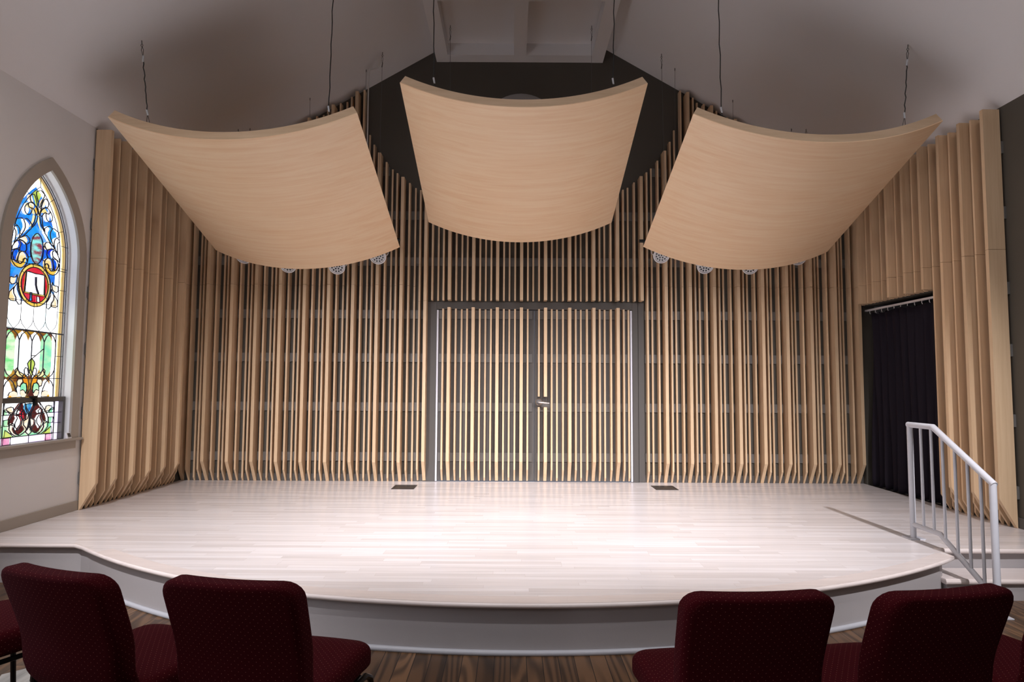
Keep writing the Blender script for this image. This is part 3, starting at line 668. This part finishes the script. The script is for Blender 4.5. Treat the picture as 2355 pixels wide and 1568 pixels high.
# ------------------------------------------------------------------ curved ceiling clouds
CW, CLN, CS, CT = 2.17, 2.152, .276, .088
CR = ((CW/2)**2+CS*CS)/(2*CS); CA = math.asin(CW/2/CR)
def cloud_local(u, v, dn=0):
    a = CA*u; r = CR-dn
    return Vector((r*sin(a), (v-.5)*CLN, CR-r*cos(a)))
clouds = {}
for key, label, loc, rot in (
    ('C', 'middle curved maple ceiling panel hanging in front of the double doors', (.0917, 6.336, 3.517), (.1, -19.5, -.2)),
    ('L', 'left curved maple ceiling panel, hanging toward the stained glass window', (-2.419, 6.305, 3.195), (-.8, -20.2, -1.2)),
    ('R', 'right curved maple ceiling panel, hanging toward the black curtain', (2.629, 6.305, 3.206), (.7, -19.8, 1.3))):
    t = thing('acoustic_panel', label, 'ceiling panel', loc, 0, 'three curved acoustic panels over the stage')
    yaw, pi_, ro = [math.radians(a) for a in rot]
    MX = Matrix.Translation(loc) @ Matrix.Rotation(yaw, 4, 'Z') @ Matrix.Rotation(pi_, 4, 'X') @ Matrix.Rotation(ro, 4, 'Y')
    t.matrix_basis = MX
    clouds[key] = MX
    nu = 48
    def sheet(m, d0, d1, u0=-1, u1=1, v0=0, v1=1):
        rows = []
        for i in range(nu+1):
            u = u0+(u1-u0)*i/nu
            rows.append([m.bm.verts.new(cloud_local(u, v, d)) for d, v in ((d0, v0), (d0, v1), (d1, v1), (d1, v0))])
        for a, b in zip(rows, rows[1:]):
            for j in range(4): m.bm.faces.new((a[j], a[(j+1)%4], b[(j+1)%4], b[j]))
        m.bm.faces.new(rows[0][::-1]); m.bm.faces.new(rows[-1])
    m = MB(); sheet(m, 0, .008); m.build('veneer_face', M['cloud'], t, smooth=True)
    e1 = MB(); sheet(e1, .008, CT, v0=0, v1=.012); e1.build('edge_band', M['cloudedge'], t, smooth=True)
    e1 = MB(); sheet(e1, .008, CT, v0=.988, v1=1); e1.build('edge_band', M['cloudedge'], t, smooth=True)
    e1 = MB(); sheet(e1, .008, CT, -1, -.988, .012, .988); e1.build('edge_band', M['cloudedge'], t, smooth=True)
    e1 = MB(); sheet(e1, .008, CT, .988, 1, .012, .988); e1.build('edge_band', M['cloudedge'], t, smooth=True)
    m = MB(); sheet(m, CT-.012, CT-.002, -.988, .988, .012, .988); m.build('back_board', M['cloudedge'], t, smooth=True)

# suspension cables
def cable(label, ceil_pt, key, u, v, front, group='cables holding the curved panels'):
    a = Vector(ceil_pt); b = clouds[key] @ cloud_local(u, v, CT)
    t = thing('suspension_cable', label, 'cable', a, 0, group)
    D = (b-a); n = D.normalized(); Ln = D.length
    m = MB(); m.tube([a, a+n*.035], .004, 6); m.tube([a+n*.03+Vector((.010*cos(q), 0, -.012+.010*sin(q))) for q in [2*PI*i/8 for i in range(8)]], .0025, 5, closed=True); B(m, 'ceiling_hook', M['wire'], t)
    l0 = .05 if Ln > .6 else .03; l1 = l0+.09
    m = MB(); m.tube([a+n*l0, a+n*(l0+.03)+Vector((.009,0,0)), a+n*l1], .0022, 5); m.tube([a+n*l0, a+n*(l0+.03)-Vector((.009,0,0)), a+n*l1], .0022, 5)
    B(m, 'loop', M['cable'] if front else M['wire'], t)
    m = MB(); c = a+n*(l1+.018); m.tube([c-n*.028+Vector((.004,0,0)), c+n*.028-Vector((.004,0,0))], [.008, .0085] if front else [.005, .006], 7); B(m, 'clip', M['tag'] if front else M['wire'], t)
    fork = max(l1+.1, Ln-.14)
    if front:
        pts = []; k = 14
        for i in range(k+1):
            s = (l1+.03)+(fork-l1-.03)*i/k; pts.append(a+n*s+Vector((.0035*sin(i*2.2), .0035*cos(i*1.7), 0)))
        m = MB(); m.tube(pts, .0045, 7); B(m, 'cord', M['cable'], t, smooth=True)
        c = a+n*(fork-.01); m = MB(); m.tube([c-n*.022-Vector((.005,0,0)), c+n*.03+Vector((.004,0,0))], [.009, .008], 7); B(m, 'clip', M['tag'], t)
    else:
        m = MB(); m.tube([a+n*l1, a+n*fork], .0022, 6); B(m, 'wire', M['wire'], t)
    m = MB()
    for s in (-1, 1): m.tube([a+n*fork, b+Vector((s*.022, 0, .002))], .0022, 5)
    B(m, 'fork', M['cable'], t)
cable('black cable at the outer front corner of the left curved panel', (-3.254, 5.392, ceilz(-3.254)), 'L', -.73, .05, True)
cable('long black cable at the inner front corner of the left curved panel', (-1.59, 5.42, ceilz(-1.59)), 'L', .76, .05, True)
cable('thin steel cable at the outer back corner of the left curved panel', (-3.249, 7.353, ceilz(-3.249)), 'L', -.75, .97, False)
cable('thin steel cable at the inner back corner of the left curved panel', (-1.569, 7.395, ceilz(-1.569)), 'L', .78, .985, False)
cable('black cable at the front left of the middle curved panel', (-.722, 5.40, BZ), 'C', -.75, .06, True)
cable('black cable at the front right of the middle curved panel', (.90, 5.40, BZ), 'C', .75, .06, True)
cable('thin steel cable at the back left of the middle curved panel', (-.762, 7.40, BZ), 'C', -.78, .985, False)
cable('thin steel cable at the back right of the middle curved panel', (.938, 7.39, BZ), 'C', .78, .985, False)
cable('long black cable at the inner front corner of the right curved panel', (1.80, 5.41, ceilz(1.80)), 'R', -.76, .05, True)
cable('black cable at the outer front corner of the right curved panel', (3.474, 5.427, ceilz(3.474)), 'R', .75, .05, True)
cable('thin steel cable at the inner back corner of the right curved panel', (1.784, 7.439, ceilz(1.784)), 'R', -.78, .985, False)
cable('thin steel cable at the outer back corner of the right curved panel', (3.454, 7.33, ceilz(3.454)), 'R', .75, .97, False)

# stage lamps on a pipe behind each side panel
def lamps(xs, zs, word, cen, pts):
    bar = thing('lighting_pipe', 'black pipe carrying stage lamps behind the %s curved panel' % word, 'lighting pipe', (cen, 7.62, 3.22), 0, 'pipes for the stage lamps')
    m = MB(); m.tube([(xs[0]-.25, 7.62, 3.24), (xs[-1]+.25, 7.62, 3.24)], .021, 12); B(m, 'pipe', M['steel'], bar, smooth=True)
    for x, y in pts:
        m = MB(); m.tube([(x, y, ceilz(x)), (x, y, ceilz(x)-.03)], .005, 6); m.tube([(x, y, ceilz(x)-.03), (x, 7.62, 3.26)], .002, 6); B(m, 'hanging_wire', M['wire'], bar)
    pos = ['outermost', 'second from the outer end', 'second from the inner end', 'innermost']
    for i, (x, z) in enumerate(zip(xs, zs)):
        j = i if word == 'left' else 3-i
        t = thing('stage_lamp', 'round white multi-lens stage lamp behind the %s curved panel, %s' % (word, pos[j]), 'stage lamp', (x, 7.6, z), 0, 'stage lamps behind the curved panels')
        ax = Vector((0, -.86, -.51)).normalized(); c = Vector((x, 7.56, z))
        m = MB(); m.lathe([(.0, -.09), (.05, -.09), (.082, -.05), (.095, 0), (.1, .012), (.1, .022), (.088, .024), (.084, .014), (0, .014)], c, ax, 28); h = B(m, 'housing', M['parwhite'], t, smooth=True)
        e1 = Vector((1,0,0)); e2 = ax.cross(e1).normalized()
        n = 0
        for r, k, a0 in ((0, 1, 0), (.032, 6, 0), (.062, 12, .26)):
            for q in range(k):
                a = a0+2*PI*q/k; p = c+ax*.0142+e1*(r*cos(a))+e2*(r*sin(a))
                m = MB(); m.lathe([(.0105, 0), (.0105, .004), (.008, .0062), (0, .0062)], p, ax, 10); B(m, 'lens', M['lens'], h)
        m = MB(); m.tube([c+e1*.1, c+e1*.115+Vector((0,.02,.03)), c+e1*.115+Vector((0,.05,.13)), Vector((x+.03, 7.62, 3.225)), Vector((x-.03, 7.62, 3.225)), c-e1*.115+Vector((0,.05,.13)), c-e1*.115+Vector((0,.02,.03)), c-e1*.1], .006, 6); B(m, 'yoke', M['parwhite'], t)
lamps((-3.217, -2.684, -2.10, -1.612), (3.03, 2.92, 2.905, 3.03), 'left', -2.42, ((-1.80, 7.56), (-2.461, 7.507), (-3.155, 7.459)))
lamps((1.786, 2.309, 2.848, 3.427), (3.06, 2.935, 2.93, 3.045), 'right', 2.61, ((1.978, 7.568), (2.674, 7.553), (3.345, 7.473)))
# white power cord looping from a ceiling hook to the lamps
m = MB(); x0, y0 = -1.755, 7.50
m.tube([(-1.575, 7.36, ceilz(-1.575)-.10), (-1.62, 7.38, ceilz(-1.62)-.17), (-1.70, 7.46, ceilz(-1.70)-.10), (x0+.01, y0, ceilz(x0)-.06), (x0, y0, ceilz(x0)-.14), (x0, y0, 4.4), (x0+.004, y0, 3.9), (x0, 7.55, 3.5), (x0, 7.60, 3.27)], .0085, 8)
tag(B(m, 'power_cord', M['cord'], smooth=True), 'white power cord dropping from the ceiling behind the left curved panel', 'power cord')

# ------------------------------------------------------------------ chairs
def rring(a, b, r, n=5):
    """rounded rectangle outline, half sizes a, b, corner radius r"""
    out = []; r = min(r, a*.999, b*.999)
    for cx_, cz, q in ((a-r, b-r, 0), (-a+r, b-r, 1), (-a+r, -b+r, 2), (a-r, -b+r, 3)):
        for i in range(n+1):
            t = PI/2*(q+i/n); out.append((cx_+r*cos(t), cz+r*sin(t)))
        # long edge subdivisions keep the bend smooth
        nx = {0: (-a+r, b), 1: (-a, -b+r), 2: (a-r, -b), 3: (a, b-r)}[q]; p = out[-1]
        for i in range(1, 8): out.append((p[0]+(nx[0]-p[0])*i/8, p[1]+(nx[1]-p[1])*i/8))
    return out
def pad(a, b, th, r, e, fn):
    """cushion: outline in (p, q), thickness th with rounded rim e; fn maps (p, q, depth) to xyz"""
    m = MB(); rings = []
    prof = [(.12, 0), (.3, 0), (.5, 0), (.7, 0), (.88, 0)]
    for s, _ in prof: rings.append([( x*s, z*s, -th/2) for x, z in rring(a-e, b-e, r-e*.6)])
    for i in range(7):
        t = PI/2*i/6; k = e*(1-sin(t)); rings.append([(x, z, -th/2+e*(1-cos(t))) for x, z in rring(a-k, b-k, max(r-k*.6, .01))])
    for i in range(6, -1, -1):
        t = PI/2*i/6; k = e*(1-sin(t)); rings.append([(x, z, th/2-e*(1-cos(t))) for x, z in rring(a-k, b-k, max(r-k*.6, .01))])
    for s, _ in prof[::-1]: rings.append([(x*s, z*s, th/2) for x, z in rring(a-e, b-e, r-e*.6)])
    V = [[m.bm.verts.new(fn(*p)) for p in R_] for R_ in rings]
    uv = m.bm.loops.layers.uv.new('UVMap')
    rim = []                                    # unrolled outline for the rounded edge
    for k, R_ in enumerate(rings):
        Lr = 0 if k < 5 else (e*PI/2*(k-5)/6 if k <= 11 else e*PI/2+(th-2*e)+e*PI/2*(k-12)/6)
        row = []
        for x, z, _ in R_:
            ix = max(-a+r, min(a-r, x)); iz = max(-b+r, min(b-r, z)); dx, dz = x-ix, z-iz; n_ = math.hypot(dx, dz) or 1
            row.append((ix+dx/n_*(r+Lr), iz+dz/n_*(r+Lr)))
        rim.append(row)
    def setuv(f, q):
        for l in f.loops:
            k, j = q[l.vert]
            x, z, _ = rings[k][j]; l[uv].uv = rim[k][j] if q['rim'] else (x, z)
    for k, (A, Bv) in enumerate(zip(V, V[1:])):
        n = len(A)
        for j in range(n):
            f = m.bm.faces.new((A[j], A[(j+1)%n], Bv[(j+1)%n], Bv[j]))
            setuv(f, {A[j]: (k, j), A[(j+1)%n]: (k, (j+1)%n), Bv[(j+1)%n]: (k+1, (j+1)%n), Bv[j]: (k+1, j), 'rim': 5 <= k < 18})
    for k, Vr in ((0, V[0]), (len(V)-1, V[-1])):
        f = m.bm.faces.new(Vr[::-1] if k == 0 else Vr); q = {v: (k, j) for j, v in enumerate(Vr)}; q['rim'] = False; setuv(f, q)
    return m
def make_chair(label):
    t = thing('stacking_chair', label, 'chair', (0,0,0), 0, 'burgundy chairs in the front row')
    # local frame: +y is where the sitter looks, origin on the floor below the seat
    def seatf(p, q, d):
        z = .462+d; y = q*1.06+.015
        if q > .12: z -= 1.1*(q-.12)**2*1.5
        z += .010*(1-(p/.26)**2)*(1 if d > 0 else 0)
        return (p*(1-.0*q), y, z)
    pad(.242, .232, .098, .065, .034, seatf).build('seat', M['fabric'], t, smooth=True)
    LEAN = math.radians(20)
    def backf(p, q, d):
        yy = -.235-d; z = .695+q
        yy += .55*p*p+.012                      # sides wrap forward
        s = q+.215
        yy -= sin(LEAN)*s; z -= (1-cos(LEAN))*s
        yy -= .03*math.exp(-((q+.15)/.09)**2)   # lumbar swell
        return (p*(1+.12*q), yy, z)
    pad(.225, .235, .092, .06, .024, backf).build('backrest', M['fabric'], t, smooth=True)
    fr = MB(); fr.tube([(-.21,.17,.392), (-.21,-.20,.392), (.21,-.20,.392), (.21,.17,.392)], .011, 8, closed=True); fr.build('seat_frame', M['steel'], t, smooth=True)
    for s in (-1, 1):
        m = MB(); m.tube([(s*.225,.10,.392), (s*.236,.17,.40), (s*.236,.215,.375), (s*.236,.235,.33), (s*.236,.25,0)], .0115, 8); m.build('leg', M['steel'], t, smooth=True)
        m = MB(); m.tube([(s*.235,-.17,.40), (s*.24,-.215,.30), (s*.245,-.27,0)], .0115, 8); m.build('leg', M['steel'], t, smooth=True)
        m = MB(); m.tube([(s*.225,-.05,.392), (s*.236,-.20,.40), (s*.232,-.245,.47), (s*.20,-.26,.56)], .011, 8); m.build('back_support', M['steel'], t, smooth=True)
    return t
def copy_chair(src, label):
    r = src.copy(); C.objects.link(r); r['label'] = label
    for ch in list(src.children):
        c = ch.copy(); C.objects.link(c); c.parent = r
    return r
chair = make_chair('x')
seats = [
    ('burgundy padded chair cut by the left edge of the photo, only its seat showing', -2.22, 2.70, 27),
    ('burgundy chair leftmost of those whose backrest shows, angled toward the stage', -1.375, 2.42, 20),
    ('burgundy padded chair right of the leftmost backrest, its seat corner pointing to the stage centre', -.815, 2.34, 10),
    ('burgundy padded chair whose seat pokes out left, first one right of the gap', .715, 2.25, -4),
    ('burgundy chair standing in front of the foot of the white handrail', 1.25, 2.28, -13),
    ('burgundy padded chair cut off by the right edge of the photo', 1.83, 2.43, -20),
]
for i, (lb, x, y, a) in enumerate(seats):
    c = chair if i == 0 else copy_chair(chair, lb)
    c['label'] = lb; c.location = (x, y+.045, 0); c.rotation_euler = (0, 0, -math.radians(a))
m = MB(); m.prism([(-2.60,3.36,.0), (-2.46,3.50,.0), (-2.33,3.22,.0), (-2.47,3.08,.0)], (0,0,.02))
tag(B(m, 'whitewashed_board', M['paleboard'], bevel=.002), 'pale wood grained board lying on the floor under the leftmost chairs', 'board')

# ------------------------------------------------------------------ light
def spot(name, loc, target, power, size=58, blend=.7, col=(1, .955, .97), rad=.07):
    l = bpy.data.lights.new(name, 'SPOT'); l.energy = power; l.spot_size = math.radians(size); l.spot_blend = blend; l.color = col; l.shadow_soft_size = rad
    o = bpy.data.objects.new(name, l); C.objects.link(o); o.location = loc
    o.rotation_euler = (Vector(target)-Vector(loc)).to_track_quat('-Z', 'Y').to_euler()
    return o
SC = (1, .965, 1.0)
spot('stage_spot', (-3.0, .9, 4.3), (-1.9, 6.45, ST), 1450, 50, 1, SC)
spot('stage_spot', (-.75, .9, 5.4), (-.3, 6.4, ST), 1250, 46, 1, SC)
spot('stage_spot', (1.0, .9, 5.4), (.7, 6.4, ST), 1250, 46, 1, SC)
spot('stage_spot', (3.42, .9, 4.3), (2.2, 6.45, ST), 1450, 50, 1, SC)
spot('added_hall_fill', (-2.2, -3.4, 4.7), (-.3, 4.4, 1.3), 42, 54, .6, (1, .95, .95), .1)  # pair of unseen fill spots, added to lift riser and panel rims
spot('added_hall_fill', (2.4, -3.4, 4.7), (.5, 4.4, 1.3), 42, 54, .6, (1, .95, .95), .1)
for hx_ in (-2.3, 2.45):                           # unseen fill lamps added above the first rows, lifting floor and riser
    l = bpy.data.lights.new('added_overhead_fill', 'AREA'); l.shape = 'DISK'; l.size = .7; l.energy = 42; l.color = (1, .95, .93)
    o = bpy.data.objects.new('added_overhead_fill', l); C.objects.link(o); o.location = (hx_, 2.4, 4.75)
w = bpy.data.worlds.new('World'); bpy.context.scene.world = w; w.use_nodes = True
w.node_tree.nodes['Background'].inputs[0].default_value = (.5, .55, .7, 1); w.node_tree.nodes['Background'].inputs[1].default_value = .3

# ------------------------------------------------------------------ camera
cd = bpy.data.cameras.new('camera'); cam = bpy.data.objects.new('camera', cd); C.objects.link(cam)
cd.sensor_width = 36; cd.sensor_fit = 'HORIZONTAL'; cd.lens = 1465/2355*36; cd.clip_start = .05; cd.clip_end = 60
pt = math.atan(96/1465)
cam.matrix_basis = Matrix.Translation((0, 0, 1.52)) @ Matrix.Rotation(PI/2+pt, 4, 'X') @ Matrix.Rotation(math.radians(.295), 4, 'Z')
sc = bpy.context.scene; sc.camera = cam
sc.view_settings.view_transform = 'Standard'; sc.view_settings.look = 'None'; sc.view_settings.exposure = 0; sc.view_settings.gamma = 1; sc.view_settings.use_curve_mapping = False
sc.cycles.max_bounces = 12; sc.cycles.diffuse_bounces = 8; sc.cycles.sample_clamp_indirect = 8; sc.cycles.use_denoising = True
